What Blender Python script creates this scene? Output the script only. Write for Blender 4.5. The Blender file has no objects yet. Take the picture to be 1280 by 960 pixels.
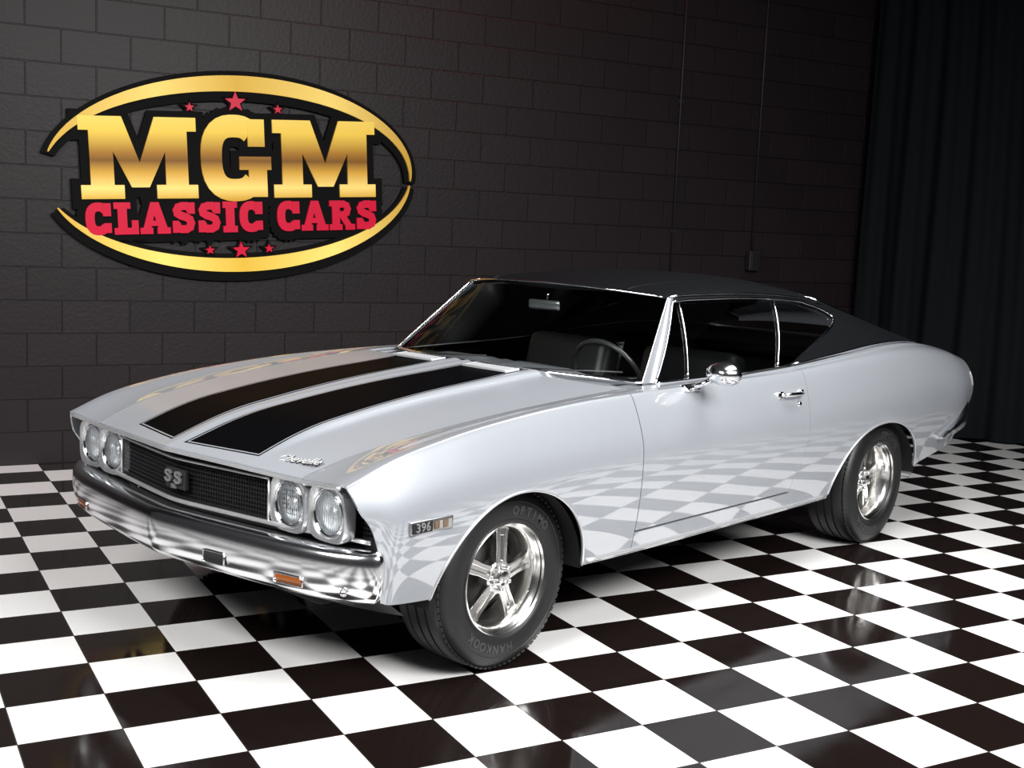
import bpy, bmesh, math, random
import numpy as np
from mathutils import Vector, Matrix
random.seed(3)
C = bpy.context.scene.collection
PHI = -0.328

# ------------------------------------------------------------------ materials
def mat(name, col=(.5,.5,.5), rough=.5, metal=0., coat=0., emis=None, estr=0., ior=1.5, spec=None):
    m = bpy.data.materials.new(name); m.use_nodes = True
    b = m.node_tree.nodes['Principled BSDF']
    b.inputs['Base Color'].default_value = (*col,1); b.inputs['Roughness'].default_value = rough
    b.inputs['Metallic'].default_value = metal; b.inputs['Coat Weight'].default_value = coat
    b.inputs['Coat Roughness'].default_value = .03; b.inputs['IOR'].default_value = ior
    if spec is not None: b.inputs['Specular IOR Level'].default_value = spec
    if emis: b.inputs['Emission Color'].default_value = (*emis,1); b.inputs['Emission Strength'].default_value = estr
    return m
def N(m, t, **k):
    n = m.node_tree.nodes.new(t)
    for a, v in k.items(): setattr(n, a, v)
    return n
def LK(m, a, b): m.node_tree.links.new(a, b)
def noise_bump(m, scale, strength, dist=.002, detail=4):
    b = m.node_tree.nodes['Principled BSDF']
    tc = N(m,'ShaderNodeTexCoord'); n = N(m,'ShaderNodeTexNoise'); n.inputs['Scale'].default_value = scale; n.inputs['Detail'].default_value = detail
    bp = N(m,'ShaderNodeBump'); bp.inputs['Strength'].default_value = strength; bp.inputs['Distance'].default_value = dist
    LK(m, tc.outputs['Object'], n.inputs['Vector']); LK(m, n.outputs['Fac'], bp.inputs['Height']); LK(m, bp.outputs['Normal'], b.inputs['Normal'])
def M_math(m, op, a, b=None, c=None, clamp=False):
    n = N(m,'ShaderNodeMath', operation=op); n.use_clamp = clamp
    for i, v in enumerate((a,b,c)):
        if v is None: continue
        if isinstance(v,(int,float)): n.inputs[i].default_value = v
        else: LK(m, v, n.inputs[i])
    return n.outputs[0]

PAINT = dict(rough=.40, metal=.35, coat=1.0)
SIL = (.360,.378,.412)
silver = mat('silver_paint', SIL, **PAINT)
silver.node_tree.nodes['Principled BSDF'].inputs['Coat IOR'].default_value = 2.15
silver.node_tree.nodes['Principled BSDF'].inputs['Coat Roughness'].default_value = .012
def hood_material():
    m = mat('hood_paint', SIL, **PAINT); b = m.node_tree.nodes['Principled BSDF']
    b.inputs['Coat IOR'].default_value = 1.4; b.inputs['Coat Roughness'].default_value=.2
    tc = N(m,'ShaderNodeTexCoord'); sp = N(m,'ShaderNodeSeparateXYZ'); LK(m, tc.outputs['Object'], sp.inputs[0])
    x, y = sp.outputs['X'], M_math(m,'ABSOLUTE', sp.outputs['Y'])
    t = M_math(m,'DIVIDE', M_math(m,'SUBTRACT', .75, x), 1.40)
    inner = M_math(m,'MULTIPLY_ADD', t, .040, .052); outer = M_math(m,'MULTIPLY_ADD', t, -.03, .368)
    xf = M_math(m,'MULTIPLY_ADD', y, -.21, .800)
    def band(d):
        a = M_math(m,'GREATER_THAN', y, M_math(m,'ADD', inner, d)); c = M_math(m,'LESS_THAN', y, M_math(m,'SUBTRACT', outer, d))
        e = M_math(m,'LESS_THAN', x, M_math(m,'SUBTRACT', xf, d)); f = M_math(m,'GREATER_THAN', x, -.64+d)
        return M_math(m,'MULTIPLY', M_math(m,'MULTIPLY', a, c), M_math(m,'MULTIPLY', e, f))
    s = M_math(m,'ADD', M_math(m,'SUBTRACT', band(-.013), band(-.0055)), band(0.), clamp=True)
    mx = N(m,'ShaderNodeMix', data_type='RGBA'); mx.inputs['A'].default_value = (*SIL,1); mx.inputs['B'].default_value = (.002,.002,.0025,1)
    LK(m, s, mx.inputs['Factor']); LK(m, mx.outputs['Result'], b.inputs['Base Color'])
    LK(m, M_math(m,'MULTIPLY_ADD', s, -.35, .35), b.inputs['Metallic'])
    LK(m, M_math(m,'MULTIPLY_ADD', s, -.35, .35), b.inputs['Coat Weight'])
    LK(m, M_math(m,'MULTIPLY_ADD', s, -.41, 1.45), b.inputs['IOR'])
    return m
hoodm = hood_material()
chrome = mat('chrome', (.86,.87,.89), .06, 1.)
bchrome = mat('bumper_chrome', (.84,.85,.87), .16, 1.)
satchrome = mat('satin_chrome', (.75,.75,.76), .28, .8)
alum = mat('polished_aluminium', (.84,.83,.81), .20, 1.)
black = mat('black_plastic', (.006,.006,.007), .45)
dark = mat('dark_shell', (.003,.003,.003), .8)
satin = mat('satin_black', (.012,.012,.014), .3)
vinyl = mat('black_vinyl', (.0045,.005,.006), .45, spec=.18); noise_bump(vinyl, 220, .5, .001)
seatm = mat('seat_vinyl', (.020,.020,.022), .4); noise_bump(seatm, 60, .3)
rubber = mat('tire_rubber', (.0050,.0050,.0055), .5); noise_bump(rubber, 90, .25, .001)
letterm = mat('tire_letter', (.032,.032,.034), .4)
amber = mat('amber_lens', (.22,.06,.012), .15, 0, 1.)
dullamber = mat('marker_amber', (.13,.075,.045), .25, 0, .5)
redl = mat('red_lens', (.25,.01,.01), .15, 0, 1.)
white = mat('white_lens', (.24,.22,.19), .2, 0, 1.)
bulb = mat('lamp_reflector', (.85,.87,.89), .40, .6)
metalbox = mat('conduit_paint', (.006,.005,.005), .6)

def glass_mat(name, tint, ior=1.5, refl=(.9,.9,.92)):
    m = bpy.data.materials.new(name); m.use_nodes = True; nt = m.node_tree; nt.nodes.clear()
    o = N(m,'ShaderNodeOutputMaterial'); mx = N(m,'ShaderNodeMixShader'); tr = N(m,'ShaderNodeBsdfTransparent'); gl = N(m,'ShaderNodeBsdfGlossy')
    fr = N(m,'ShaderNodeFresnel'); fr.inputs[0].default_value = ior
    tr.inputs[0].default_value = (*tint,1); gl.inputs['Color'].default_value = (*refl,1); gl.inputs['Roughness'].default_value = .02
    LK(m, fr.outputs[0], mx.inputs[0]); LK(m, tr.outputs[0], mx.inputs[1]); LK(m, gl.outputs[0], mx.inputs[2]); LK(m, mx.outputs[0], o.inputs[0])
    return m
wglass = glass_mat('windshield_glass', (.80,.82,.81), 1.04)
sglass = glass_mat('tinted_glass', (.30,.31,.31), 1.30)
lglass = glass_mat('lens_glass', (.95,.97,.98), 1.30)

# ------------------------------------------------------------------ mesh helpers
def link(name, me, m, parent=None, smooth=True):
    o = bpy.data.objects.new(name, me); C.objects.link(o)
    if m is not None: me.materials.append(m)
    if smooth:
        for p in me.polygons: p.use_smooth = True
    if parent is not None: setpar(o, parent)
    return o
def wloc(p):
    m = Matrix.Translation(p.location) @ p.rotation_euler.to_matrix().to_4x4()
    if p.parent: m = wloc(p.parent) @ p.matrix_parent_inverse @ m
    return m
def setpar(o, p):
    o.parent = p; o.matrix_parent_inverse = wloc(p).inverted()
def from_bm(name, bm, m, parent=None, smooth=True):
    me = bpy.data.meshes.new(name); bm.to_mesh(me); bm.free(); return link(name, me, m, parent, smooth)
def autosmooth(o, ang=35):
    bm = bmesh.new(); bm.from_mesh(o.data)
    for e in bm.edges:
        if len(e.link_faces)==2 and e.calc_face_angle(0) > math.radians(ang): e.smooth = False
    bm.to_mesh(o.data); bm.free(); return o
def grid_bm(bm, P, outward=None):
    nu, nv = len(P), len(P[0])
    V = [[bm.verts.new(tuple(map(float,P[i][j]))) for j in range(nv)] for i in range(nu)]
    F = []
    for i in range(nu-1):
        for j in range(nv-1):
            q = [V[i][j],V[i+1][j],V[i+1][j+1],V[i][j+1]]
            try: F.append(bm.faces.new(q))
            except Exception: pass
    if outward is not None:
        s = 0
        for f in F:
            f.normal_update(); c = f.calc_center_median(); s += f.normal.dot(outward(c))*f.calc_area()
        if s < 0:
            for f in F: f.normal_flip()
    return F
def out_side(c): return Vector((0, 1 if c.y>0 else -1, .35))
def out_up(c): return Vector((0,0,1))
def patch(name, P, m, parent, outward=out_side, thick=.010):
    bm = bmesh.new(); grid_bm(bm, P, outward)
    o = from_bm(name, bm, m, parent)
    if thick:
        s = o.modifiers.new('solid','SOLIDIFY'); s.thickness = thick; s.offset = -1
        e = o.modifiers.new('split','EDGE_SPLIT'); e.split_angle = math.radians(42)
    return o
def tube_bm(bm, pts, r, seg=8, closed=False):
    pts = [Vector(p) for p in pts]; n = len(pts); rings = []
    prev = None
    for i, p in enumerate(pts):
        a = pts[i-1] if (i>0 or closed) else pts[i]; b = pts[(i+1)%n] if (i<n-1 or closed) else pts[i]
        t = (b-a).normalized()
        if prev is None:
            up = Vector((0,0,1)) if abs(t.z)<.9 else Vector((1,0,0)); nn = t.cross(up).normalized()
        else:
            nn = (prev - t*prev.dot(t)).normalized()
        prev = nn; bb = t.cross(nn); rr = r[i] if isinstance(r,(list,tuple)) else r
        rings.append([bm.verts.new(p+nn*math.cos(2*math.pi*k/seg)*rr+bb*math.sin(2*math.pi*k/seg)*rr) for k in range(seg)])
    m = n if closed else n-1
    for i in range(m):
        A, B = rings[i], rings[(i+1)%n]
        for k in range(seg): bm.faces.new((A[k],A[(k+1)%seg],B[(k+1)%seg],B[k]))
    if not closed:
        bm.faces.new(rings[0][::-1]); bm.faces.new(rings[-1])
def tube(name, pts, r, m, parent, seg=8, closed=False):
    bm = bmesh.new(); tube_bm(bm, pts, r, seg, closed); return from_bm(name, bm, m, parent)
def box_bm(bm, c, s, rot=None, bev=0.):
    t = bmesh.new(); bmesh.ops.create_cube(t, size=1)
    for v in t.verts: v.co = Vector((v.co.x*s[0], v.co.y*s[1], v.co.z*s[2]))
    if bev: bmesh.ops.bevel(t, geom=t.edges[:], offset=bev, segments=3, affect='EDGES', profile=.5)
    for v in t.verts:
        if rot is not None: v.co = rot @ v.co
        v.co += Vector(c)
    me = bpy.data.meshes.new('tmp'); t.to_mesh(me); t.free(); bm.from_mesh(me); bpy.data.meshes.remove(me)
def box(name, c, s, m, parent=None, rot=None, bev=0., smooth=False):
    bm = bmesh.new(); box_bm(bm, c, s, rot, bev); return from_bm(name, bm, m, parent, smooth)
def lathe_bm(bm, prof, seg=64, axis='y', c=(0,0,0), sgn=1):
    R = []
    for r, h in prof:
        ring = []
        for k in range(seg):
            a = 2*math.pi*k/seg
            if axis=='y': p = (c[0]+r*math.cos(a), c[1]+sgn*h, c[2]+r*math.sin(a))
            else: p = (c[0]+h, c[1]+r*math.cos(a), c[2]+r*math.sin(a))
            ring.append(bm.verts.new(p))
        R.append(ring)
    for i in range(len(R)-1):
        for k in range(seg): bm.faces.new((R[i][k],R[i][(k+1)%seg],R[i+1][(k+1)%seg],R[i+1][k]))
    bmesh.ops.recalc_face_normals(bm, faces=bm.faces[:])
def prism_bm(bm, poly, z0, z1, T=None):
    t=T or (lambda p:p)
    a = [bm.verts.new(t(Vector((x,y,z0)))) for x,y in poly]; b = [bm.verts.new(t(Vector((x,y,z1)))) for x,y in poly]
    n = len(poly); bm.faces.new(a[::-1]); bm.faces.new(b)
    for i in range(n): bm.faces.new((a[i],a[(i+1)%n],b[(i+1)%n],b[i]))
def text_obj(name, body, size, depth, m, M, parent, offset=0., shear=0., space=1.):
    cu = bpy.data.curves.new('txt','FONT'); cu.body = body; cu.size = size; cu.extrude = depth; cu.offset = offset; cu.shear = shear
    cu.align_x = 'CENTER'; cu.align_y = 'CENTER'; cu.space_character = space; cu.resolution_u = 4
    t = bpy.data.objects.new('txt', cu); C.objects.link(t)
    dg = bpy.context.evaluated_depsgraph_get(); me = bpy.data.meshes.new_from_object(t.evaluated_get(dg))
    bpy.data.objects.remove(t); me.transform(M)
    me.materials.clear()
    return link(name, me, m, parent, False)
def R3(rx,ry,rz): 
    from mathutils import Euler
    return Euler((rx,ry,rz)).to_matrix()
# letter shapes
def expand(poly,d):
    n=len(poly); ar=sum(poly[i][0]*poly[(i+1)%n][1]-poly[(i+1)%n][0]*poly[i][1] for i in range(n))
    if ar<0: poly=poly[::-1]
    if d==0: return poly
    out=[]
    for i in range(n):
        a=Vector(poly[i-1]); b=Vector(poly[i]); c=Vector(poly[(i+1)%n])
        u=(b-a).normalized(); v=(c-b).normalized(); n1=Vector((u.y,-u.x)); n2=Vector((v.y,-v.x)); m=(n1+n2)
        if m.length<1e-4: m=n1
        m.normalize(); k=min(d/max(.35,m.dot(n1)),abs(d)*1.8); out.append(tuple(b+m*k))
    return out
def rect(x0,y0,x1,y1): return [(x0,y0),(x1,y0),(x1,y1),(x0,y1)]
def stroke(pts,w):
    L=[]; n=len(pts); nr=[]
    for i in range(n):
        a=Vector(pts[max(0,i-1)]); b=Vector(pts[min(n-1,i+1)]); t=(b-a).normalized(); nr.append(Vector((-t.y,t.x)))
    for i in range(n-1):
        p=Vector(pts[i]); q=Vector(pts[i+1]); L.append([tuple(p-nr[i]*w/2),tuple(q-nr[i+1]*w/2),tuple(q+nr[i+1]*w/2),tuple(p+nr[i]*w/2)])
    return L
def sel(cx,cy,rx,ry,a0,a1,n=22,e=2.6):
    o=[]
    for k in range(n+1):
        a=math.radians(a0+(a1-a0)*k/n); c,s=math.cos(a),math.sin(a); r=1/((abs(c)**e+abs(s)**e)**(1/e)); o.append((cx+rx*r*c,cy+ry*r*s))
    return o
GL={}
GL['M']=(1.33,[rect(0,0,.48,.17),rect(.85,0,1.33,.17),rect(0,.83,.36,1),rect(.97,.83,1.33,1),rect(.11,.1,.37,.95),rect(.96,.1,1.22,.95),[(.18,1),(.48,1),(.765,.14),(.565,.14)],[(1.15,1),(.85,1),(.565,.14),(.765,.14)]])
GL['G']=(.92,stroke(sel(.44,.5,.30,.385,48,316,26),.27)+[rect(.50,.36,.92,.52),rect(.62,.03,.86,.50),rect(.62,.64,.84,.97)])
GL['C']=(.80,stroke(sel(.40,.5,.27,.38,40,320,22),.25)+[rect(.56,.60,.78,.98),rect(.58,.06,.78,.34)])
GL['L']=(.74,[rect(0,0,.74,.18),rect(.12,.1,.38,.95),rect(0,.83,.50,1),rect(.56,.1,.74,.42)])
GL['A']=(.92,[rect(-.02,0,.36,.17),rect(.54,0,.94,.17),[(.06,.1),(.28,.1),(.52,1),(.34,1)],[(.86,.1),(.60,.1),(.34,1),(.58,1)],rect(.22,.26,.68,.40)])
SP=[(.62,.72),(.58,.82),(.48,.88),(.34,.88),(.20,.84),(.15,.74),(.17,.64),(.28,.57),(.46,.51),(.58,.44),(.62,.32),(.58,.18),(.46,.12),(.30,.12),(.18,.17),(.14,.28)]
GL['S']=(.76,stroke(SP,.23)+[rect(.56,.64,.74,.98),rect(.02,.02,.20,.38)])
GL['s']=(.76,stroke([(.68,.70)]+SP[1:-1]+[(.08,.30)],.17))
GL['I']=(.46,[rect(0,0,.46,.18),rect(0,.82,.46,1),rect(.10,.1,.36,.9)])
GL['R']=(.90,[rect(0,0,.44,.17),rect(0,.83,.4,1),rect(.10,.1,.35,.95),rect(.6,0,.92,.17)]+stroke([(.3,.89),(.52,.89),(.63,.84),(.67,.72),(.63,.58),(.52,.52),(.3,.52)],.21)+[[(.38,.45),(.60,.45),(.86,.08),(.62,.08)]])

# ------------------------------------------------------------------ body surface
ST = [ # x, [(y,z) v0..v8], dx
 (.755,[(0,.778),(.30,.770),(.64,.760),(.842,.774),(.874,.760),(.903,.69),(.912,.62),(.915,.50),(.905,.385)],[.100,.052,-.003,0,-.004,-.03,-.075,-.11,-.12]),
 (.60,[(0,.840),(.32,.824),(.67,.811),(.852,.830),(.886,.812),(.930,.71),(.942,.62),(.938,.50),(.918,.375)],[.045,.024,0,0,0,0,0,0,0]),
 (.35,[(0,.888),(.32,.874),(.70,.861),(.860,.883),(.894,.862),(.948,.745),(.960,.63),(.950,.50),(.92,.355)],None),
 (0,[(0,.932),(.32,.922),(.73,.909),(.860,.927),(.895,.905),(.953,.775),(.965,.65),(.953,.50),(.92,.34)],None),
 (-.35,[(0,.963),(.33,.954),(.755,.941),(.860,.953),(.897,.930),(.957,.79),(.966,.66),(.953,.49),(.925,.335)],None),
 (-.65,[(0,.985),(.34,.978),(.775,.961),(.862,.963),(.900,.940),(.958,.79),(.966,.66),(.953,.49),(.925,.33)],None),
 (-1.2,[(0,.98),(.35,.98),(.795,.973),(.864,.970),(.904,.946),(.958,.80),(.966,.66),(.953,.49),(.925,.33)],None),
 (-1.9,[(0,.98),(.35,.98),(.815,.988),(.874,.984),(.915,.957),(.960,.80),(.967,.66),(.954,.49),(.925,.33)],None),
 (-2.4,[(0,.98),(.35,.98),(.822,1.022),(.880,1.014),(.926,.978),(.967,.82),(.972,.68),(.958,.50),(.925,.335)],None),
 (-2.9,[(0,.98),(.35,.98),(.795,1.048),(.863,1.038),(.922,.990),(.968,.83),(.972,.68),(.957,.52),(.925,.35)],None),
 (-3.4,[(0,1.0),(.35,1.0),(.74,1.037),(.825,1.028),(.900,.980),(.954,.84),(.962,.70),(.946,.56),(.91,.40)],None),
 (-3.8,[(0,.985),(.35,.985),(.68,.992),(.782,.985),(.866,.942),(.926,.83),(.940,.72),(.926,.59),(.89,.46)],None),
 (-4.05,[(0,.94),(.35,.94),(.64,.953),(.740,.947),(.826,.908),(.878,.82),(.893,.73),(.882,.63),(.85,.53)],[.03,.03,.03,.03,.012,.0,.01,.05,.10]),
]
SX = np.array([-s[0] for s in ST])
SY = np.array([[p[0] for p in s[1]] for s in ST]); SZ = np.array([[p[1] for p in s[1]] for s in ST])
SD = np.array([s[2] if s[2] else [0]*9 for s in ST])
def herm(X, Yv, x):
    x = min(max(x, X[0]), X[-1]); i = int(min(max(np.searchsorted(X, x)-1, 0), len(X)-2))
    def slope(k):
        if k==0: return (Yv[1]-Yv[0])/(X[1]-X[0])
        if k==len(X)-1: return (Yv[-1]-Yv[-2])/(X[-1]-X[-2])
        a=(Yv[k]-Yv[k-1])/(X[k]-X[k-1]); b=(Yv[k+1]-Yv[k])/(X[k+1]-X[k]); h0=X[k]-X[k-1]; h1=X[k+1]-X[k]
        return (a*h1+b*h0)/(h0+h1)
    h=X[i+1]-X[i]; t=(x-X[i])/h; m0=slope(i)*h; m1=slope(i+1)*h
    return (2*t**3-3*t*t+1)*Yv[i]+(t**3-2*t*t+t)*m0+(-2*t**3+3*t*t)*Yv[i+1]+(t**3-t*t)*m1
VX = np.arange(9.)
def sstep(a,b,x):
    t=min(max((x-a)/(b-a),0),1); return t*t*(3-2*t)
cache={}
def sect(x):
    k=round(x,5)
    if k not in cache:
        cache[k]=(herm(SX,SY,-x),herm(SX,SZ,-x),herm(SX,SD,-x) if x>-3 else np.array([np.interp(-x, SX, SD[:,j]) for j in range(9)]))
    return cache[k]
def S(x, v, side=1, off=0.):
    if v < 0: side, v = -side, -v
    ys, zs, ds = sect(x)
    y=herm(VX,ys,v); z=herm(VX,zs,v); d=herm(VX,ds,v)
    if v<2 and x>-.9:
        z += .021*(1-sstep(.378,.415,y))*(1-sstep(.40,.74,x))
        z -= .007*(1-sstep(.03,.075,y))*(1-sstep(.4,.7,x)) - .005*(1-sstep(0,.03,y))*(1-sstep(.6,.78,x))
    p=np.array([x+d, side*y, z])
    if off:
        a=.01
        y2=herm(VX,ys,v+a); z2=herm(VX,zs,v+a)
        n=np.array([0, side*(-(z2-z)), (y2-y)]); n=n/(np.linalg.norm(n)+1e-9)
        p=p+n*off
    return p
def vz(x, z):
    lo,hi=3.,8.; zs=sect(x)[1]
    if herm(VX,zs,8.)>=z: return 8.
    for _ in range(30):
        m=(lo+hi)/2
        if herm(VX,zs,m)>z: lo=m
        else: hi=m
    return lo
ARF=(.035,.30,.393,.378); ARR=(-2.75,.32,.500,.352)
def arch_z(x):
    for cx,cz,rx,rz in (ARF,ARR):
        t=(x-cx)/rx
        if abs(t)<1: return cz+rz*math.sqrt(1-t*t)
    return None
def vbot(x):
    z=arch_z(x)
    return 8. if z is None else vz(x,z)
def xcols(x0,x1,arch,n=26):
    cx,_,rx,_=arch; L=[cx+rx*math.cos(math.pi*k/48) for k in range(49)]
    L=[cx+rx+.0005]+L+[cx-rx-.0005]
    L+=list(np.linspace(x0,cx+rx+.004,n//2))+list(np.linspace(cx-rx-.004,x1,n//2))
    return sorted(set(round(a,5) for a in L if x1<=a<=x0),reverse=True)

car = bpy.data.objects.new('car', None); C.objects.link(car); car.location=(-1.42,0,0)
car['label']='silver two-door muscle coupe with black hood stripes and black vinyl roof'; car['category']='car'

def vspace(v0,v1,n): return [v0+(v1-v0)*k/n for k in range(n+1)]
GAP=.0024
hx=lambda s,v: .755+( (-.64-.10*(abs(v)/2)**2) -.755)*s
P=[[S(hx(s,v),v*.992) for v in vspace(-2,2,140)] for s in np.linspace(0,1,60)]
hood=patch('hood',P,hoodm,car,out_up)
P=[[S(x,v)-np.array([0,0,.012]) for v in vspace(-2,2,30)] for x in np.linspace(-.60,-.94,8)]
patch('cowl_panel',P,silver,car,out_up,.004)
for sd in (1,-1):
    xs=xcols(.755,-.655+GAP,ARF)
    P=[[S(x,2.018+(vbot(x)-2.018)*t,sd) for t in np.linspace(0,1,60)] for x in xs]
    fen=patch('fender',P,silver,car)
    P=[]
    for s in np.linspace(0,1,40):
        row=[]
        for v in vspace(2.0,7.40,60):
            x1=-1.955+ .11*sstep(5.6,7.40,v)**1.5
            row.append(S(-.655-GAP+(x1+.655+2*GAP)*s,v,sd))
        P.append(row)
    door=patch('door',P,silver,car)
    P=[[S(x,v,sd) for v in vspace(7.46,8,8)] for x in np.linspace(-.655-GAP,-1.845,30)]
    patch('rocker_panel',P,silver,car)
    tube('rocker_trim',[S(x,7.90,sd,.003) for x in np.linspace(-.38,-2.22,40)],.0065,satchrome,car,8)
    xs=xcols(-1.955,-4.05,ARR,60)
    P=[]
    for x in xs:
        row=[]
        for t in np.linspace(0,1,60):
            v=2.0+(vbot(x)-2.0)*t; sh=(.11*sstep(5.6,7.40,v)**1.5)*max(0,1-(-1.955-x)/.25) if v<7.44 else (.11)*max(0,1-(-1.955-x)/.25)
            row.append(S(x+sh,v,sd))
        P.append(row)
    patch('quarter_panel',P,silver,car)
    bm=bmesh.new()
    grid_bm(bm,[[S(x,v,sd,-.022) for v in vspace(2.1,4.6,12)] for x in np.linspace(.66,-4.0,60)])
    grid_bm(bm,[[S(x,v,sd,-.022) for v in vspace(4.6,7.9,14)] for x in np.linspace(-.52,-2.1,24)])
    from_bm('inner_shell',bm,dark,car)
    for cx,cz,rx,rz in (ARF,ARR):
        bm=bmesh.new()
        th=np.linspace(.05,math.pi-.05,30)
        grid_bm(bm,[[(cx+(rx+.004)*math.cos(a),sd*y,cz+(rz+.004)*math.sin(a)) for y in np.linspace(.915,.50,4)] for a in th])
        grid_bm(bm,[[(cx+(rx+.004)*math.cos(a)*q,sd*.50,cz+(rz+.004)*math.sin(a)*q) for q in (0.01,1)] for a in th])
        from_bm('wheel_well',bm,dark,car)
        pts=[]
        for a in np.linspace(0.09,math.pi-.09,60):
            x=cx+rx*math.cos(a); p=S(x,vbot(x),sd,.001); pts.append(p)
        tube('wheel_arch_lip',pts,.0045,satchrome,car,8)
P=[[S(x,v) for v in vspace(-1.98,1.98,30)] for x in np.linspace(-3.72,-4.05,12)]
patch('trunk_lid',P,silver,car,out_up)
ed=[np.array(S(-4.05,v,1)) for v in vspace(-8,8,64)]
bm=bmesh.new(); rows=[]
for q in (1,.9,.0):
    rows.append([np.array([p[0]+.004-(1-q)*.02,p[1]*q, (p[2]-.7)*q+.7]) for p in ed])
grid_bm(bm,rows); from_bm('rear_panel',bm,silver,car)

# ------------------------------------------------------------------ greenhouse
gx=np.array([.9,1.25,1.6,2.1,2.4,2.6,3.0,3.4,3.7,3.85])
YE=np.array([.56,.592,.612,.620,.615,.608,.60,.605,.62,.62]); ZE=np.array([1.24,1.305,1.318,1.308,1.285,1.257,1.18,1.095,1.025,.99])
ZC=np.array([1.25,1.352,1.385,1.386,1.367,1.345,1.266,1.157,1.06,1.0])
def Bp(x):
    p=S(x,2.); return abs(p[1]),p[2]
def G(x,w,sd=1,off=0.):
    yb,zb=Bp(x); ye,ze,zc=herm(gx,YE,-x),herm(gx,ZE,-x),herm(gx,ZC,-x)
    if w<=1:
        y=yb+(ye-yb)*w+.018*math.sin(math.pi*w); z=zb+(ze-zb)*w
        n=np.array([0,(ze-zb),(yb-ye)]); n=n/(np.linalg.norm(n)+1e-9)
        return np.array([x,sd*(y+off*n[1]),z+off*n[2]])
    q=w-1; y=ye*(1-q); u=y/ye
    z=ze+(zc-ze)*(1-u**2.6)
    return np.array([x,sd*y,z+off])
def wb(y):
    q=(y/.742)**2; return np.array([-.68-.225*q,y,.988-.018*q])
def wh(y):
    q=(y/.592)**2; return np.array([-1.115-.145*q,y,1.338-.030*q])
def WS(s,t,off=0):
    a=wb(.752*s); b=wh(.604*s); p=a+(b-a)*t; p=p+np.array([.6,0,.8])*(.02*math.sin(math.pi*t)*(1-s*s)+off); return p
def roofx0(w):
    q=(2-w); return -1.125-.150*q*q
P=[]
for s in np.linspace(0,1,44):
    row=[]
    for w in list(np.linspace(.965,1.2,8))+list(np.linspace(1.25,2.0,14)):
        x0=roofx0(max(w,1)); x=x0+(-2.78-x0)*s; row.append(G(x,w,1,.006 if w>1 else .004))
    row=row+[r*np.array([1,-1,1]) for r in row[::-1][1:]]
    P.append(row)
roof=patch('vinyl_roof',P,vinyl,car,out_up,.012)
for sd in (1,-1):
    tube('roof_seam',[G(x,1.30,sd,.007) for x in np.linspace(-1.22,-2.76,30)],.0035,vinyl,roof,6)
def xr(w):
    return float(np.interp(w,[0,.12,.30,.50,.64,.73,.80,.86,.90,.93,1],[-2.0,-2.13,-2.335,-2.525,-2.61,-2.63,-2.615,-2.565,-2.49,-2.38,-2.3]))
for sd in (1,-1):
    P=[]
    for w in np.linspace(0,1.0,26):
        x0=xr(w)-.008 if w<.92 else -2.40
        P.append([G(x0+(-3.60-x0)*s,w,sd,.004) for s in np.linspace(0,1,30)])
    for w in (1.03,1.06,1.1,1.15,1.2):
        P.append([G(-2.76+(-3.62+2.76)*s if s>0 else -2.70,w,sd,.006) for s in np.linspace(0,1,30)])
    patch('sail_panel',P,vinyl,car,out_side,.012)
P=[[G(x,w,1,.0) for w in np.linspace(1.17,2,10)]+[G(x,w,-1,.0) for w in np.linspace(2,1.17,10)[1:]] for x in np.linspace(-2.76,-3.68,20)]
patch('rear_window',P,sglass,car,out_up,0)
P=[[np.array([x,y,1.0]) for y in np.linspace(-.66,.66,4)] for x in (-3.60,-3.76)]
patch('rear_cowl',P,silver,car,out_up,.01)
loop=[G(x,1.18,1,.006) for x in np.linspace(-2.78,-3.66,14)]+[G(-3.66,w,1,.006) for w in np.linspace(1.3,2,6)]
loop=loop+[p*np.array([1,-1,1]) for p in loop[::-1][1:]]+[G(-2.78,w,-1,.008) for w in np.linspace(1.3,2,6)]+[G(-2.78,w,1,.008) for w in np.linspace(2,1.3,6)[1:]]
tube('rear_window_trim',loop,.007,chrome,car,6,True)
P=[[WS(s,t) for t in np.linspace(0,1,16)] for s in np.linspace(-1,1,40)]
patch('windshield',P,wglass,car,out_up,0)
ss=np.linspace(-1,1,40)
loop=[WS(s,0,.004) for s in ss]+[WS(1,t,.004) for t in np.linspace(.05,.95,12)]+[WS(s,1,.004) for s in ss[::-1]]+[WS(-1,t,.004) for t in np.linspace(.95,.05,12)]
tube('windshield_trim',loop,.0055,chrome,car,8,True)
for y0 in (.20,-.42):
    tube('wiper',[wb(y0)+np.array([.035,0,.004]),wb(y0+.22)+np.array([.000,0,.018]),wb(y0+.46)+np.array([-.035,0,.034])],.004,black,car,6)
WT=.93
def fx(w): return -.950-.358*w
pillarm=mat('pillar_paint',(.19,.20,.22),.45,.2,.6)
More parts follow.
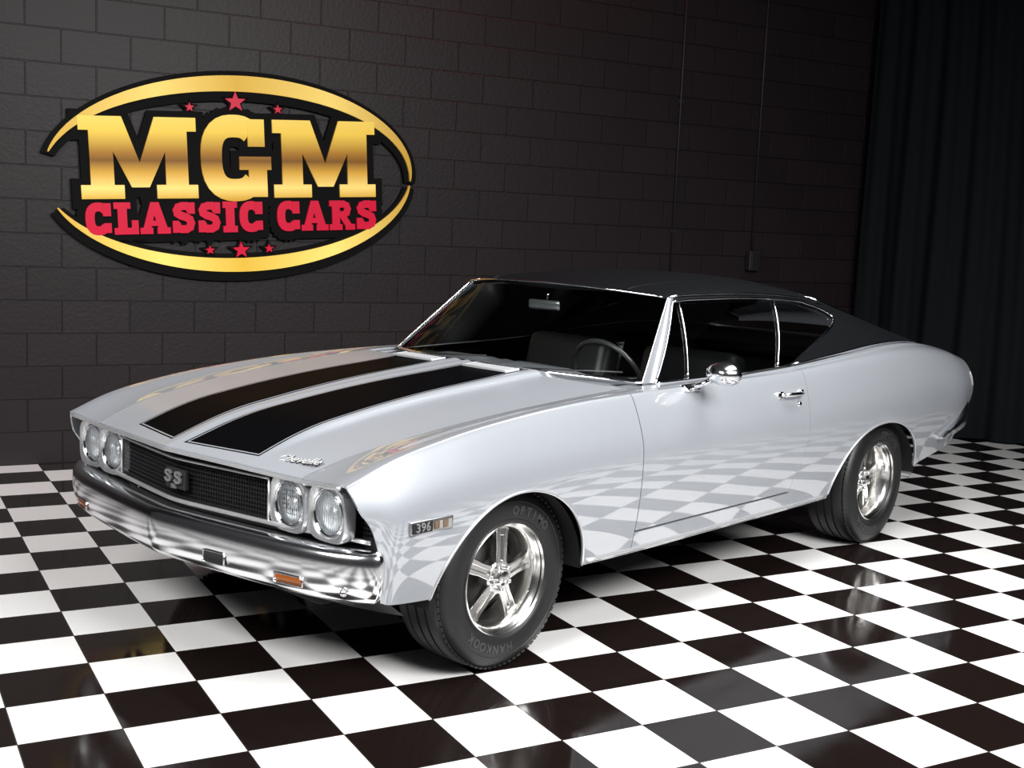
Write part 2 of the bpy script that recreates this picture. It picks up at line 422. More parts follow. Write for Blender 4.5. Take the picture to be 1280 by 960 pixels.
for sd in (1,-1):
    P=[]
    for t in np.linspace(0,1,16):
        a=WS(sd*1.0,t); b=G(fx(t)+.0,t*.985,sd,.004)
        P.append([a+(b-a)*q+np.array([.3,sd*.7,.5])*.008*math.sin(math.pi*q) for q in np.linspace(0,1,7)])
    patch('windshield_pillar',P,pillarm,car,out_side,.01)
    def gl(name,xa,xb,w0=.0,w1=WT,m=sglass):
        P=[[G(xa(w)+(xb(w)-xa(w))*s,w,sd,-.006) for s in np.linspace(0,1,12)] for w in np.linspace(w0,w1,30)]
        return patch(name,P,m,car,out_side,0)
    vd=lambda w:-1.18-.165*w
    dq=lambda w:-1.885-.235*w
    gl('vent_window',fx,vd)
    gl('door_window',vd,dq)
    gl('quarter_window',dq,xr)
    tube('window_divider',[G(vd(w),w,sd,.0) for w in np.linspace(0,WT,10)],.0055,chrome,car,6)
    tube('window_divider',[G(dq(w),w,sd,.0) for w in np.linspace(0,WT,10)],.0055,chrome,car,6)
    loop=[G(fx(w),w,sd,.004) for w in np.linspace(0,WT,10)]
    loop+=[G(x,WT+.015,sd,.006) for x in np.linspace(fx(WT)-.03,-2.36,24)]
    loop+=[G(xr(w),w,sd,.006) for w in np.linspace(.925,.02,40)]
    loop+=[G(x,0.0,sd,.006) for x in np.linspace(-1.96,fx(0)-.02,20)]
    tube('side_window_trim',loop,.0062,chrome,car,8,True)
    tube('drip_rail',[G(x,1.0,sd,.010) for x in np.linspace(-1.28,-2.62,26)],.005,chrome,car,6)
    tube('belt_trim',[G(x,0.0,sd,.008) for x in np.linspace(-2.02,-3.60,30)],.0055,chrome,car,6)

# ------------------------------------------------------------------ interior
bm=bmesh.new(); box_bm(bm,(-1.75,0,.34),(2.3,1.5,.04)); from_bm('cabin_floor',bm,dark,car)
box('dashboard',(-.93,0,.86),(.30,1.46,.20),black,car,bev=.04,smooth=True)
box('parcel_shelf',(-3.1,0,.985),(1.1,1.30,.02),dark,car)
for y in (.38,-.38):
    bm=bmesh.new(); box_bm(bm,(-1.78,y,.76),(.15,.56,.56),R3(0,-.22,0),.06); box_bm(bm,(-1.50,y,.52),(.52,.56,.16),None,.05)
    from_bm('front_seat',bm,seatm,car)
bm=bmesh.new(); box_bm(bm,(-2.62,0,.78),(.16,1.3,.44),R3(0,-.3,0),.06); box_bm(bm,(-2.35,0,.55),(.5,1.3,.16),None,.05); from_bm('rear_seat',bm,seatm,car)
Rw=R3(0,math.radians(-62),0); cw=Vector((-1.16,.38,.935))
rim=[cw+Rw@Vector((.19*math.cos(a),.19*math.sin(a),0)) for a in np.linspace(0,2*math.pi,40,endpoint=False)]
swm=mat('steering_wheel_rim',(.03,.03,.032),.25)
sw=tube('steering_wheel',rim,.012,swm,car,8,True)
bm=bmesh.new()
for a in (.1,math.pi-.1,math.pi*1.5):
    tube_bm(bm,[cw,cw+Rw@Vector((.185*math.sin(a),.185*math.cos(a),0))],.010,6)
tube_bm(bm,[cw,cw+Vector((.30,0,-.14))],.028,10)
from_bm('steering_column',bm,satin,sw)
mir=box('rear_view_mirror',(-1.135,0,1.235),(.02,.17,.045),mat('mirror_back',(.25,.26,.27),.25,.8),car,R3(0,.1,.15),.012,True)
tube('mirror_stalk',[(-1.15,0,1.24),(-1.17,0,1.32)],.006,chrome,mir,6)

# ------------------------------------------------------------------ nose
def xg(y): 
    y=abs(y); ys=math.sqrt(y*y+.05**2)-.05
    return .812-.150*ys-.10*max(0,y-.5)**1.2
bm=bmesh.new()
grid_bm(bm,[[(xg(y)-.045,y,z) for z in (.54,.77)] for y in np.linspace(-.905,.905,50)],lambda c:Vector((1,0,0)))
gr=from_bm('grille',bm,dark,car)
bm=bmesh.new()
for k in range(11):
    z=.585+.0155*k; tube_bm(bm,[(xg(y)-.027,y,z) for y in np.linspace(-.9,.9,50)],.0022,4)
for y in np.linspace(-.9,.9,145):
    box_bm(bm,(xg(y)-.031,y,.663),(.006,.002,.165))
from_bm('grille_bar',bm,satin,gr,False)
def lipv(y): return float(np.interp(abs(y),[0,.30,.64,.842],[0,1,2,3]))
lipx=lambda y: float(S(.755,lipv(y))[0])
lipz=lambda y: float(S(.755,lipv(y))[2])
tube('hood_lip_trim',[(lipx(y)+.003,math.copysign(float(S(.755,lipv(y))[1]),y),lipz(y)-.012) for y in np.linspace(-.84,.84,61)],.0065,satchrome,car,8)
tube('grille_lower_trim',[(xg(y)+.004,y,.580) for y in np.linspace(-.88,.88,50)],.008,satchrome,car,8)
tube('grille_centre_bar',[(xg(y)+.0,y,.728) for y in np.linspace(-.465,.465,30)],.0045,satchrome,car,6)
for sd in (1,-1): tube('grille_end_trim',[(xg(.468)+.004,sd*.468,z) for z in (.578,.65,.728)],.0045,satchrome,car,6)
bezm=mat('bezel_chrome',(.72,.73,.75),.24,.85)
def lamp(y,sd,x0,deep):
    bm=bmesh.new(); seg=48; loops=[]
    def se(r,n,xo):
        L=[]
        for k in range(seg):
            a=2*math.pi*k/seg; c,s=math.cos(a),math.sin(a); rr=r/((abs(c)**n+abs(s)**n)**(1/n))
            L.append(bm.verts.new((x0+xo,sd*y+rr*c,.658+rr*s)))
        return L
    for r,n,xo in ((.089,4.5,-deep),(.0915,4.5,-.004),(.090,4,.004),(.083,2.6,.002),(.078,2,-.004),(.075,2,-.010),(.072,2,-.020)): loops.append(se(r,n,xo))
    for i in range(len(loops)-1):
        for k in range(seg): bm.faces.new((loops[i][k],loops[i][(k+1)%seg],loops[i+1][(k+1)%seg],loops[i+1][k]))
    b=from_bm('headlight_bezel',bm,bezm,car); autosmooth(b,50)
    c=(x0,sd*y,.658)
    bm=bmesh.new(); lathe_bm(bm,[(.0725,-.018),(.065,-.030),(.045,-.038),(.02,-.043),(.001,-.045)],40,'x',c); from_bm('lamp_reflector',bm,bulb,b)
    bm=bmesh.new(); lathe_bm(bm,[(.0725,-.016),(.068,-.008),(.054,.001),(.03,.007),(.001,.010)],40,'x',c)
    from_bm('headlight_lens',bm,lglass,b)
    bm=bmesh.new(); lathe_bm(bm,[(.075,-.012),(.0745,-.003),(.070,-.002),(.068,-.010)],40,'x',c); from_bm('lamp_ring',bm,chrome,b)
    bm=bmesh.new()
    for k in range(-6,7):
        yy=k*.0105; h=math.sqrt(max(0,.065**2-yy*yy))
        box_bm(bm,(x0-.016,sd*y+yy,.658),(.003,.0014,2*h))
    for zz in (-.03,0,.03):
        h=math.sqrt(.065**2-zz*zz); box_bm(bm,(x0-.016,sd*y,.658+zz),(.003,2*h,.0014))
    lathe_bm(bm,[(.018,-.03),(.02,-.024),(.014,-.018),(.001,-.016)],20,'x',c)
    from_bm('lens_flutes',bm,satchrome,b,False)
for sd in (1,-1):
    lamp(.560,sd,.745,.06); lamp(.742,sd,.728,.045)
MX=lambda p,rz=math.pi/2: Matrix.Translation(p)@Matrix.Rotation(rz,4,'Z')@Matrix.Rotation(math.pi/2,4,'X')
bm=bmesh.new()
box_bm(bm,(.805,0,.655),(.018,.125,.070),None,.004); eb=from_bm('grille_emblem',bm,dark,car)
emb=mat('emblem_chrome',(.34,.34,.35),.3,.7)
for i,yo in enumerate((-.054,.006)):
    bm=bmesh.new(); T_=MX((.818,yo,.640))
    for j,p in enumerate(GL['s'][1]):
        prism_bm(bm,expand([(x*.062,y_*.048) for x,y_ in p],0),0,.008+j*.00005,lambda v:T_@v)
    from_bm('emblem_letter',bm,emb,eb,False)
text_obj('emblem_number','396',.022,.003,emb,MX((.820,0,.628)),eb,.0003)
sp=S(.675,1.62); n=Vector((.38,0,.92)).normalized(); xd=Vector((-.16,1,.0)).normalized(); xd=(xd-n*xd.dot(n)).normalized(); yd=n.cross(xd)
def scr(name,up,m,off,par):
    Mt=Matrix(((xd.x,yd.x,n.x,sp[0]),(xd.y,yd.y,n.y,sp[1]),(xd.z,yd.z,n.z,sp[2]+up),(0,0,0,1)))
    return text_obj(name,'Chevelle',.054,.0012,m,Mt,par,off,.45,1.04)
se_=scr('script_emblem',.004,mat('script_back',(.02,.02,.022),.3,0),.0016,car)
scr('script_face',.0062,mat('script_chrome',(.85,.85,.87),.3,.5),-.0002,se_)
ventm=mat('vent_metal',(.62,.63,.65),.4,.4)
for sd in (1,-1):
    c=Vector((-.555,sd*.22,S(-.555,.65)[2]+.003))
    bm=bmesh.new(); rt=R3(0,math.radians(4),0)
    for dy in (-.125,.125): box_bm(bm,c+Vector((0,dy,0)),(.085,.008,.012),rt,.003)
    for dx in (-.04,.04): box_bm(bm,c+Vector((dx,0,0)),(.006,.25,.012),rt,.002)
    v=from_bm('hood_vent',bm,ventm,car)
    bm=bmesh.new()
    for k in range(14): box_bm(bm,c+Vector((0,-.114+k*.0175,0)),(.075,.008,.010),rt)
    from_bm('vent_slat',bm,ventm,v,False)
    box('vent_recess',c-Vector((0,0,.002)),(.078,.24,.006),black,v,rt)

# ------------------------------------------------------------------ bumpers
def sweep(name,plan,prof,m,parent,zfun=None,ofun=None):
    bm=bmesh.new(); rows=[]; n=len(plan)
    for i,(x,y) in enumerate(plan):
        a=plan[max(0,i-1)]; b=plan[min(n-1,i+1)]; t=np.array([b[0]-a[0],b[1]-a[1]]); t/=np.linalg.norm(t); nn=np.array([t[1],-t[0]])
        k=ofun(i,n) if ofun else (0,1)
        rows.append([(x+nn[0]*(o-k[0]),y+nn[1]*(o-k[0]),(.475+(z-.475)*k[1]) if zfun is None else zfun(x,z)) for o,z in prof])
    grid_bm(bm,rows,None)
    bm.verts.ensure_lookup_table(); L=len(prof)
    bm.faces.new([bm.verts[j] for j in range(L)]); bm.faces.new([bm.verts[(n-1)*L+j] for j in range(L)][::-1])
    bmesh.ops.recalc_face_normals(bm,faces=bm.faces[:])
    return autosmooth(from_bm(name,bm,m,parent),40)
def smooth_interp(t,Y): return herm(np.arange(float(len(Y))),np.array(Y,float),t*(len(Y)-1))
yy=[0,.2,.35,.5,.62,.72,.80,.86,.905,.935,.95]; xx=[.908,.888,.868,.846,.825,.802,.776,.748,.718,.688,.655]
half=[(float(smooth_interp(t,xx)),float(smooth_interp(t,yy))) for t in np.linspace(0,1,60)]
pl=[(a,-b) for a,b in half[::-1]][:-1]+half
prof=[(-.13,.545),(-.09,.558),(-.05,.562),(-.026,.561),(-.012,.556),(-.004,.546),(.0,.532),(.001,.512),(.001,.490),(-.001,.468),(-.004,.447),(-.009,.428),(-.017,.410),(-.029,.395),(-.048,.384),(-.075,.379),(-.12,.42),(-.13,.50)]
def ends(i,n):
    e=min(i,n-1-i); 
    return ([.016,.008,.004,.0015][e],[.93,.965,.985,.995][e]) if e<4 else (0,1)
fb=sweep('front_bumper',pl,prof,bchrome,car,None,ends)
def bx(y): return float(np.interp(abs(y),[h[1] for h in half],[h[0] for h in half]))
for sd in (1,-1):
    for (nm,y,w,m,h) in (('turn_signal',.66,.115,amber,.030),('bumper_slot',.33,.10,dark,.040)):
        if nm=='bumper_slot' and sd==-1: continue
        P=[]; zc=.440 if nm=='turn_signal' else .450; o_=-.001 if nm=='turn_signal' else .002
        for q in np.linspace(-.5,.5,10):
            Y=y+q*w; P.append([(bx(Y)+o_,sd*Y,zc+h*r) for r in (-.5,.5)])
        bm=bmesh.new(); grid_bm(bm,P,lambda c:Vector((1,0,0))); o=from_bm(nm,bm,m,fb); s=o.modifiers.new('s','SOLIDIFY'); s.thickness=.006
        l=[(bx(y+q*w)+o_,sd*(y+q*w),zc+h*.5) for q in np.linspace(-.5,.5,8)]+[(bx(y+q*w)+o_,sd*(y+q*w),zc-h*.5) for q in np.linspace(.5,-.5,8)]
        tube('lamp_frame' if nm=='turn_signal' else 'slot_frame',l,.003,chrome,o,6,True)
bm=bmesh.new(); lathe_bm(bm,[(.0,.0),(.012,0),(.012,.01),(.006,.016),(.0005,.017)],14,'x',(.744,.858,.43)); from_bm('bumper_bolt',bm,chrome,fb)
bm=bmesh.new(); grid_bm(bm,[[(bx(y)-.12,y,.46),(bx(y)-.16,y,.38),(bx(y)-.26,y,.30)] for y in np.linspace(-.86,.86,30)]); from_bm('front_valance',bm,black,car)
# rear bumper
yr=[0,.3,.55,.72,.82,.89,.93,.952,.965,.970,.965]; xr_=[-4.10,-4.095,-4.08,-4.06,-4.03,-3.98,-3.92,-3.84,-3.75,-3.64,-3.50]
hf=[(float(smooth_interp(t,xr_)),float(smooth_interp(t,yr))) for t in np.linspace(0,1,60)]
plr=([(a,-b) for a,b in hf[::-1]][:-1]+hf)[::-1]
def zr(x,z):
    k2=min(1,max(0,(-3.50-x)/.45)); return .510+.100*k2+(z-.56)*(.10+.70*k2)
sweep('rear_bumper',plr,[(-.08,.655),(-.03,.665),(-.006,.645),(0,.61),(-.002,.57),(-.004,.53),(-.012,.49),(-.04,.465),(-.08,.46),(-.09,.56)],bchrome,car,zr)
trimd=mat('tail_trim',(.35,.35,.37),.3,.8)
for sd in (1,-1):
    P=[[S(-4.030-.02*s,v,sd,.002) for v in vspace(4.8,5.5,8)] for s in np.linspace(0,1,4)]
    tl=patch('tail_light',P,redl,car,out_side,.004)
    tube('tail_light_trim',[S(-4.026,v,sd,.002) for v in vspace(4.7,5.6,10)],.0035,trimd,tl,6)
tube('exhaust_tip',[(-3.36,.74,.30),(-3.46,.80,.285)],.022,satchrome,car,14)

# ------------------------------------------------------------------ door furniture
for sd in (1,-1):
    y=abs(S(-1.72,vz(-1.72,.885),sd)[1])
    bm=bmesh.new()
    hp=[Vector((-1.715,sd*(y+.004),.885)),Vector((-1.74,sd*(y+.030),.888)),Vector((-1.80,sd*(y+.036),.888)),Vector((-1.86,sd*(y+.032),.887)),Vector((-1.895,sd*(y+.006),.885))]
    tube_bm(bm,hp,[.008,.010,.010,.010,.008],8)
    box_bm(bm,(-1.71,sd*(y+.004),.885),(.04,.016,.034),None,.006); box_bm(bm,(-1.895,sd*(y+.004),.885),(.03,.016,.03),None,.006)
    h=from_bm('door_handle',bm,chrome,car)
    yl=abs(S(-1.865,vz(-1.865,.835),sd)[1])
    bm=bmesh.new(); lathe_bm(bm,[(.001,.008),(.010,.008),(.014,.004),(.015,-.004)],20,'y',(-1.865,sd*yl,.835),sd); from_bm('door_lock',bm,chrome,h)
    if sd==1:
        bm=bmesh.new(); box_bm(bm,(-1.055,.895,.960),(.10,.04,.014),R3(-.6,0,0),.005)
        tube_bm(bm,[(-1.05,.895,.957),(-1.07,.95,.985),(-1.09,.985,1.01)],[.014,.010,.010],10)
        arm=from_bm('door_mirror_arm',bm,chrome,car)
        bm=bmesh.new(); R=R3(0,0,-.25)
        lathe_bm(bm,[(.001,.055),(.025,.052),(.045,.040),(.058,.018),(.064,-.01),(.066,-.035),(.060,-.036),(.001,-.034)],32,'x',(0,0,0))
        for v in bm.verts: v.co=Vector((v.co.x,v.co.y*1.2,v.co.z*.78))
        for v in bm.verts: v.co=R@v.co+Vector((-1.09,1.02,1.032))
        from_bm('mirror_head',bm,bchrome,arm)
def side_badge():
    bm=bmesh.new(); y=abs(S(.46,6.0)[1]); box_bm(bm,(.47,y+.002,.625),(.185,.010,.044),R3(0,0,-.03),.004); b=from_bm('side_badge',bm,mat('badge_frame',(.42,.42,.43),.25,.9),car)
    box('badge_plate',(.515,y+.0065,.625),(.084,.006,.034),black,b,R3(0,0,-.03))
    for k in range(4):
        box('marker_lens',(.455-.020*k,y+.0075,.625),(.015,.006,.026),dullamber if k%2==0 else white,b,R3(0,0,-.03))
    text_obj('badge_number','396',.040,.002,mat('badge_figures',(.35,.35,.36),.3,.7),Matrix.Translation((.515,y+.011,.625))@Matrix.Rotation(math.pi,4,'Z')@Matrix.Rotation(math.pi/2,4,'X'),b,.0004,0,1.1)
side_badge()

# ------------------------------------------------------------------ wheels
iron=mat('brake_iron',(.03,.028,.026),.6,.4)
def wheel(cx,yo,sd,dish):
    bm=bmesh.new()
    lathe_bm(bm,[(.185,-.21),(.178,-.20),(.165,-.15),(.165,-dish-.03),(.172,-dish+.0),(.180,-.03),(.190,-.012),(.204,-.006),(.209,.0),(.209,.006),(.204,.009),(.197,.003)],96,'y',(cx,sd*yo,.335),sd)
    w=from_bm('wheel',bm,alum,car); autosmooth(w,50)
    prof=[(.198,-.225),(.215,-.238),(.255,-.247),(.295,-.243),(.320,-.225),(.331,-.205)]
    tr=[(.334,-.168),(.328,-.166),(.328,-.157),(.3345,-.155),(.335,-.122),(.328,-.120),(.328,-.111),(.335,-.109),(.3345,-.077),(.328,-.075),(.328,-.066),(.334,-.064),(.332,-.030)]
    out=[(.325,-.013),(.314,.002),(.300,.010),(.285,.0145),(.283,.0130),(.262,.017),(.235,.0155),(.222,.012),(.219,.015),(.212,.012),(.205,.004),(.200,-.006)]
    bm=bmesh.new(); lathe_bm(bm,prof+tr+out,96,'y',(cx,sd*yo,.335),sd)
    t=from_bm('tire',bm,rubber,w); autosmooth(t,40)
    bm=bmesh.new()
    for k in range(80):
        a=2*math.pi*k/80; R=Matrix.Rotation(-a,3,'Y')
        box_bm(bm,R@Vector((.3225,0,0))+Vector((cx,sd*(yo-.016),.335)),(.008,.026,.019),R@R3(0,0,-sd*.6),.002)
    from_bm('tread_block',bm,rubber,w,False)
    def arc(word,mid,size=.042,rad=.252):
        n=len(word); step=.145
        for i,ch in enumerate(word):
            a=mid+(i-(n-1)/2)*step
            pos=Vector((cx+(-sd)*math.sin(a)*rad,sd*(yo+.016),.335+math.cos(a)*rad))
            Y=Vector((-sd*math.sin(a),0,math.cos(a))); X=Vector((-sd*math.cos(a),0,-math.sin(a)))
            Z=X.cross(Y)
            M=Matrix(((X.x,Y.x,Z.x,pos.x),(X.y,Y.y,Z.y,pos.y),(X.z,Y.z,Z.z,pos.z),(0,0,0,1)))
            text_obj('sidewall_letter',ch,size,.002,letterm,M,w,.0012)
    if sd==1:
        arc('OPTIMO',.45); arc('HANKOOK',3.5)
    for k in range(5):
        a=math.pi/2+2*math.pi*k/5+.12
        R=Matrix.Rotation(-a,3,'Y')
        def slab(pts,h0,h1,bm,th=.026):
            A=[]; B=[]
            for (rr,tt) in pts:
                q=(rr-.03)/.15; oo=h0+(h1-h0)*q
                p=R@Vector((rr,0,tt)); A.append(bm.verts.new((cx+p.x,sd*(yo+oo),.335+p.z))); B.append(bm.verts.new((cx+p.x,sd*(yo+oo-th),.335+p.z)))
            n=len(pts); bm.faces.new(A); bm.faces.new(B[::-1])
            for i in range(n): bm.faces.new((A[i],B[i],B[(i+1)%n],A[(i+1)%n]))
        bm=bmesh.new()
        h0,h1=-dish+.032,-dish+.014
        for s in (1,-1):
            slab([(.035,s*.006),(.150,s*.008),(.179,s*.014),(.179,s*.040),(.160,s*.030),(.10,s*.025),(.050,s*.028)][::s],h0,h1,bm)
        slab([(.150,-.022),(.180,-.040),(.180,.040),(.150,.022)],h0,h1-.001,bm)
        bmesh.ops.recalc_face_normals(bm,faces=bm.faces[:])
        s_=from_bm('spoke',bm,alum,w,False); bv=s_.modifiers.new('b','BEVEL'); bv.width=.003; bv.segments=2
        bm=bmesh.new(); slab([(.035,-.010),(.155,-.010),(.155,.010),(.035,.010)],h0-.007,h1-.007,bm,.01); from_bm('spoke_channel',bm,alum,w,False)
        b=a+math.pi/5
        bm=bmesh.new(); lathe_bm(bm,[(.009,-.01),(.009,.012),(.006,.018),(.001,.019)],12,'y',(cx+.044*math.cos(b),sd*(yo-dish+.030),.335+.044*math.sin(b)),sd); from_bm('lug_nut',bm,chrome,w)
    bm=bmesh.new(); lathe_bm(bm,[(.062,-.03),(.062,.012),(.056,.018),(.034,.018),(.030,.030),(.026,.040),(.015,.044),(.001,.045)],48,'y',(cx,sd*(yo-dish+.012),.335),sd); autosmooth(from_bm('hub_cap',bm,alum,w),40)
    bm=bmesh.new(); lathe_bm(bm,[(.001,-dish-.05),(.135,-dish-.05),(.137,-dish-.07),(.16,-dish-.08)],48,'y',(cx,sd*yo,.335),sd); from_bm('brake_disc',bm,iron,w)
for sd in (1,-1):
    wheel(0,.860,sd,.055); wheel(-2.845,.885,sd,.090)
bm=bmesh.new(); box_bm(bm,(-1.6,0,.30),(4.3,1.0,.10),None,.03); box_bm(bm,(-1.3,0,.30),(1.5,1.6,.05),None,.02)  # dark underbody boxes added to block light under the car
tube_bm(bm,[(0,-.7,.30),(0,.7,.30)],.04,10); tube_bm(bm,[(-2.845,-.7,.32),(-2.845,.7,.32)],.05,10)
from_bm('chassis_light_block',bm,dark,car)

# ------------------------------------------------------------------ room (local a,b,z ; rotated by PHI)
def room_obj(name,bm,m,kind='structure'):
    o=from_bm(name,bm,m,None,False); o.rotation_euler=(0,0,PHI)
    if kind: o['kind']=kind
    return o
fm=mat('floor_tiles',(.8,.8,.8),.12); b=fm.node_tree.nodes['Principled BSDF']
tc=N(fm,'ShaderNodeTexCoord'); sp_=N(fm,'ShaderNodeSeparateXYZ'); LK(fm,tc.outputs['Object'],sp_.inputs[0])
A0,B0,T=.7545,.830,.305
ua=M_math(fm,'DIVIDE',M_math(fm,'SUBTRACT',sp_.outputs['X'],A0),T); ub=M_math(fm,'DIVIDE',M_math(fm,'SUBTRACT',sp_.outputs['Y'],B0),T)
par=M_math(fm,'FLOORED_MODULO',M_math(fm,'ADD',M_math(fm,'FLOOR',ua),M_math(fm,'FLOOR',ub)),2.)
def edge(u):
    f=M_math(fm,'FRACT',u); return M_math(fm,'MINIMUM',f,M_math(fm,'SUBTRACT',1.,f))
e=M_math(fm,'LESS_THAN',M_math(fm,'MINIMUM',edge(ua),edge(ub)),.006)
nz=N(fm,'ShaderNodeTexNoise'); nz.inputs['Scale'].default_value=5; nz.inputs['Detail'].default_value=6; LK(fm,tc.outputs['Object'],nz.inputs['Vector'])
rmp=N(fm,'ShaderNodeMapRange'); rmp.inputs['From Min'].default_value=.35; rmp.inputs['From Max'].default_value=.7; rmp.inputs['To Min'].default_value=.06; rmp.inputs['To Max'].default_value=.15; LK(fm,nz.outputs['Fac'],rmp.inputs['Value']); LK(fm,rmp.outputs['Result'],b.inputs['Roughness'])
m1=N(fm,'ShaderNodeMix',data_type='RGBA'); m1.inputs['A'].default_value=(.70,.695,.69,1); m1.inputs['B'].default_value=(.008,.005,.0045,1); LK(fm,par,m1.inputs['Factor'])
m2=N(fm,'ShaderNodeMix',data_type='RGBA'); m2.inputs['B'].default_value=(.04,.035,.03,1); LK(fm,e,m2.inputs['Factor']); LK(fm,m1.outputs['Result'],m2.inputs['A'])
LK(fm,m2.outputs['Result'],b.inputs['Base Color'])
bp=N(fm,'ShaderNodeBump'); bp.inputs['Strength'].default_value=.4; bp.inputs['Distance'].default_value=.001; LK(fm,M_math(fm,'SUBTRACT',1.,e),bp.inputs['Height']); LK(fm,bp.outputs['Normal'],b.inputs['Normal'])
bm=bmesh.new(); box_bm(bm,(-1.5,1.8,-.05),(13.4,10.4,.1)); room_obj('floor',bm,fm)
wm=mat('painted_block',(.03,.026,.026),.45); b=wm.node_tree.nodes['Principled BSDF']
tc=N(wm,'ShaderNodeTexCoord'); sp_=N(wm,'ShaderNodeSeparateXYZ'); LK(wm,tc.outputs['Object'],sp_.inputs[0]); cb=N(wm,'ShaderNodeCombineXYZ'); LK(wm,sp_.outputs['X'],cb.inputs['X']); LK(wm,sp_.outputs['Z'],cb.inputs['Y'])
br=N(wm,'ShaderNodeTexBrick'); br.offset=.5; br.inputs['Scale'].default_value=1; br.inputs['Brick Width'].default_value=.406; br.inputs['Row Height'].default_value=.203; br.inputs['Mortar Size'].default_value=.005; br.inputs['Mortar Smooth'].default_value=.5
br.inputs['Color1'].default_value=(.0128,.0086,.0096,1); br.inputs['Color2'].default_value=(.0100,.0067,.0076,1); br.inputs['Mortar'].default_value=(.0042,.0029,.0032,1)
LK(wm,cb.outputs[0],br.inputs['Vector']); LK(wm,br.outputs['Color'],b.inputs['Base Color'])
nz=N(wm,'ShaderNodeTexNoise'); nz.inputs['Scale'].default_value=45; nz.inputs['Detail'].default_value=6; LK(wm,tc.outputs['Object'],nz.inputs['Vector'])
hh=M_math(wm,'ADD',M_math(wm,'MULTIPLY',br.outputs['Fac'],-1.),M_math(wm,'MULTIPLY',nz.outputs['Fac'],.3))
bp=N(wm,'ShaderNodeBump'); bp.inputs['Strength'].default_value=.7; bp.inputs['Distance'].default_value=.006; LK(wm,hh,bp.inputs['Height']); LK(wm,bp.outputs['Normal'],b.inputs['Normal']); b.inputs['Specular IOR Level'].default_value=.3
bm=bmesh.new(); box_bm(bm,(-1.5,-3.45,2.3),(13.4,.2,4.6)); room_obj('wall_back',bm,wm)
bm=bmesh.new(); box_bm(bm,(-8.1,1.8,2.3),(.2,10.4,4.6)); room_obj('wall_right',bm,wm)
cm=mat('curtain_fabric',(.0009,.0027,.0038),.85,spec=.2)
path=[(-5.86,-3.24),(-5.98,-2.95),(-6.16,-2.56),(-6.57,-1.97),(-6.95,-1.1),(-7.2,0),(-7.35,1.5)]
pp=[np.array(p) for p in path]; L=[0]
for i in range(1,len(pp)): L.append(L[-1]+np.linalg.norm(pp[i]-pp[i-1]))
P=[]
for s in np.linspace(0,L[-1],420):
    q=np.array([np.interp(s,L,[p[0] for p in pp]),np.interp(s,L,[p[1] for p in pp])])
    row=[]
    for z in np.linspace(.015,4.5,14):
        am=.045*(.75+.25*math.sin(z*1.3+s*2)); ph=s*2*math.pi/.30+.5*math.sin(z*.9+s*3.1)+.8*math.sin(s*2.3)
        d=am*math.sin(ph)+.012*math.sin(ph*2.3+z)
        row.append((q[0]+d*.8,q[1]+d*.35 if s>.1 else q[1],z))
    P.append(row)
bm=bmesh.new(); grid_bm(bm,P); cur=from_bm('curtain',bm,cm); cur.rotation_euler=(0,0,PHI)
cur['label']='dark teal floor-length curtain hanging in folds at the end of the block wall'; cur['category']='curtain'
def ab(a,b,z): return Vector((a*math.cos(PHI)-b*math.sin(PHI), a*math.sin(PHI)+b*math.cos(PHI), z))
def conduit(a,z0,lab,boxed):
    o=tube('conduit',[ab(a,-3.340,z0),ab(a,-3.340,4.5)],.009,metalbox,None,10); o['label']=lab; o['category']='pipe'
    if boxed:
        box('outlet_box',ab(a,-3.315,z0-.03),(.11,.06,.16),metalbox,o,R3(0,0,PHI),.008)
        box('outlet_cover',ab(a,-3.28,z0-.03),(.085,.012,.13),satin,o,R3(0,0,PHI),.004)
    else:
        for z in (1.6,2.6,3.6): box('pipe_strap',ab(a,-3.341,z),(.05,.014,.02),metalbox,o,R3(0,0,PHI))
conduit(-3.95,.9,'thin dark conduit running down the block wall, without an outlet box',False)
conduit(-4.75,1.42,'thin dark conduit on the block wall ending in an outlet box above the car roof',True)

# ------------------------------------------------------------------ sign
K=.00527
Ms=Matrix.Translation(ab(-.475,-3.335,1.832))@Matrix.Rotation(PHI+math.pi,4,'Z')@Matrix.Rotation(math.pi/2,4,'X')@Matrix.Rotation(.056,4,'Z')
sign=bpy.data.objects.new('wall_sign',None); C.objects.link(sign); sign.location=Ms.to_translation(); sign.rotation_mode='XYZ'; sign.rotation_euler=Ms.to_euler(); sign.scale=(1.015,.95,1)
sign['label']='large oval sign with gold and red letters and red stars on the block wall'; sign['category']='sign'
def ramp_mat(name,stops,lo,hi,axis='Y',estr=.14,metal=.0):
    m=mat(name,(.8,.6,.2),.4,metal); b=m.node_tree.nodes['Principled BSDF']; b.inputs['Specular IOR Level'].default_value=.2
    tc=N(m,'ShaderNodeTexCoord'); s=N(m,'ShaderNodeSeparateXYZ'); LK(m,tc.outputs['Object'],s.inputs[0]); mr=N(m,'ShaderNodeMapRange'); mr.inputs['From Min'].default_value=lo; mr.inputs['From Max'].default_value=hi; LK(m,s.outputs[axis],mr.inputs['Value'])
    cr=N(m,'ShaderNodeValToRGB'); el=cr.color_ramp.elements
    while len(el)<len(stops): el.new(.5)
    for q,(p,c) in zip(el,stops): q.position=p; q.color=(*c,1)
    LK(m,mr.outputs['Result'],cr.inputs[0]); LK(m,cr.outputs[0],b.inputs['Base Color']); LK(m,cr.outputs[0],b.inputs['Emission Color']); b.inputs['Emission Strength'].default_value=estr  # weak emission added so the gold reads bright on the dim wall
    return m
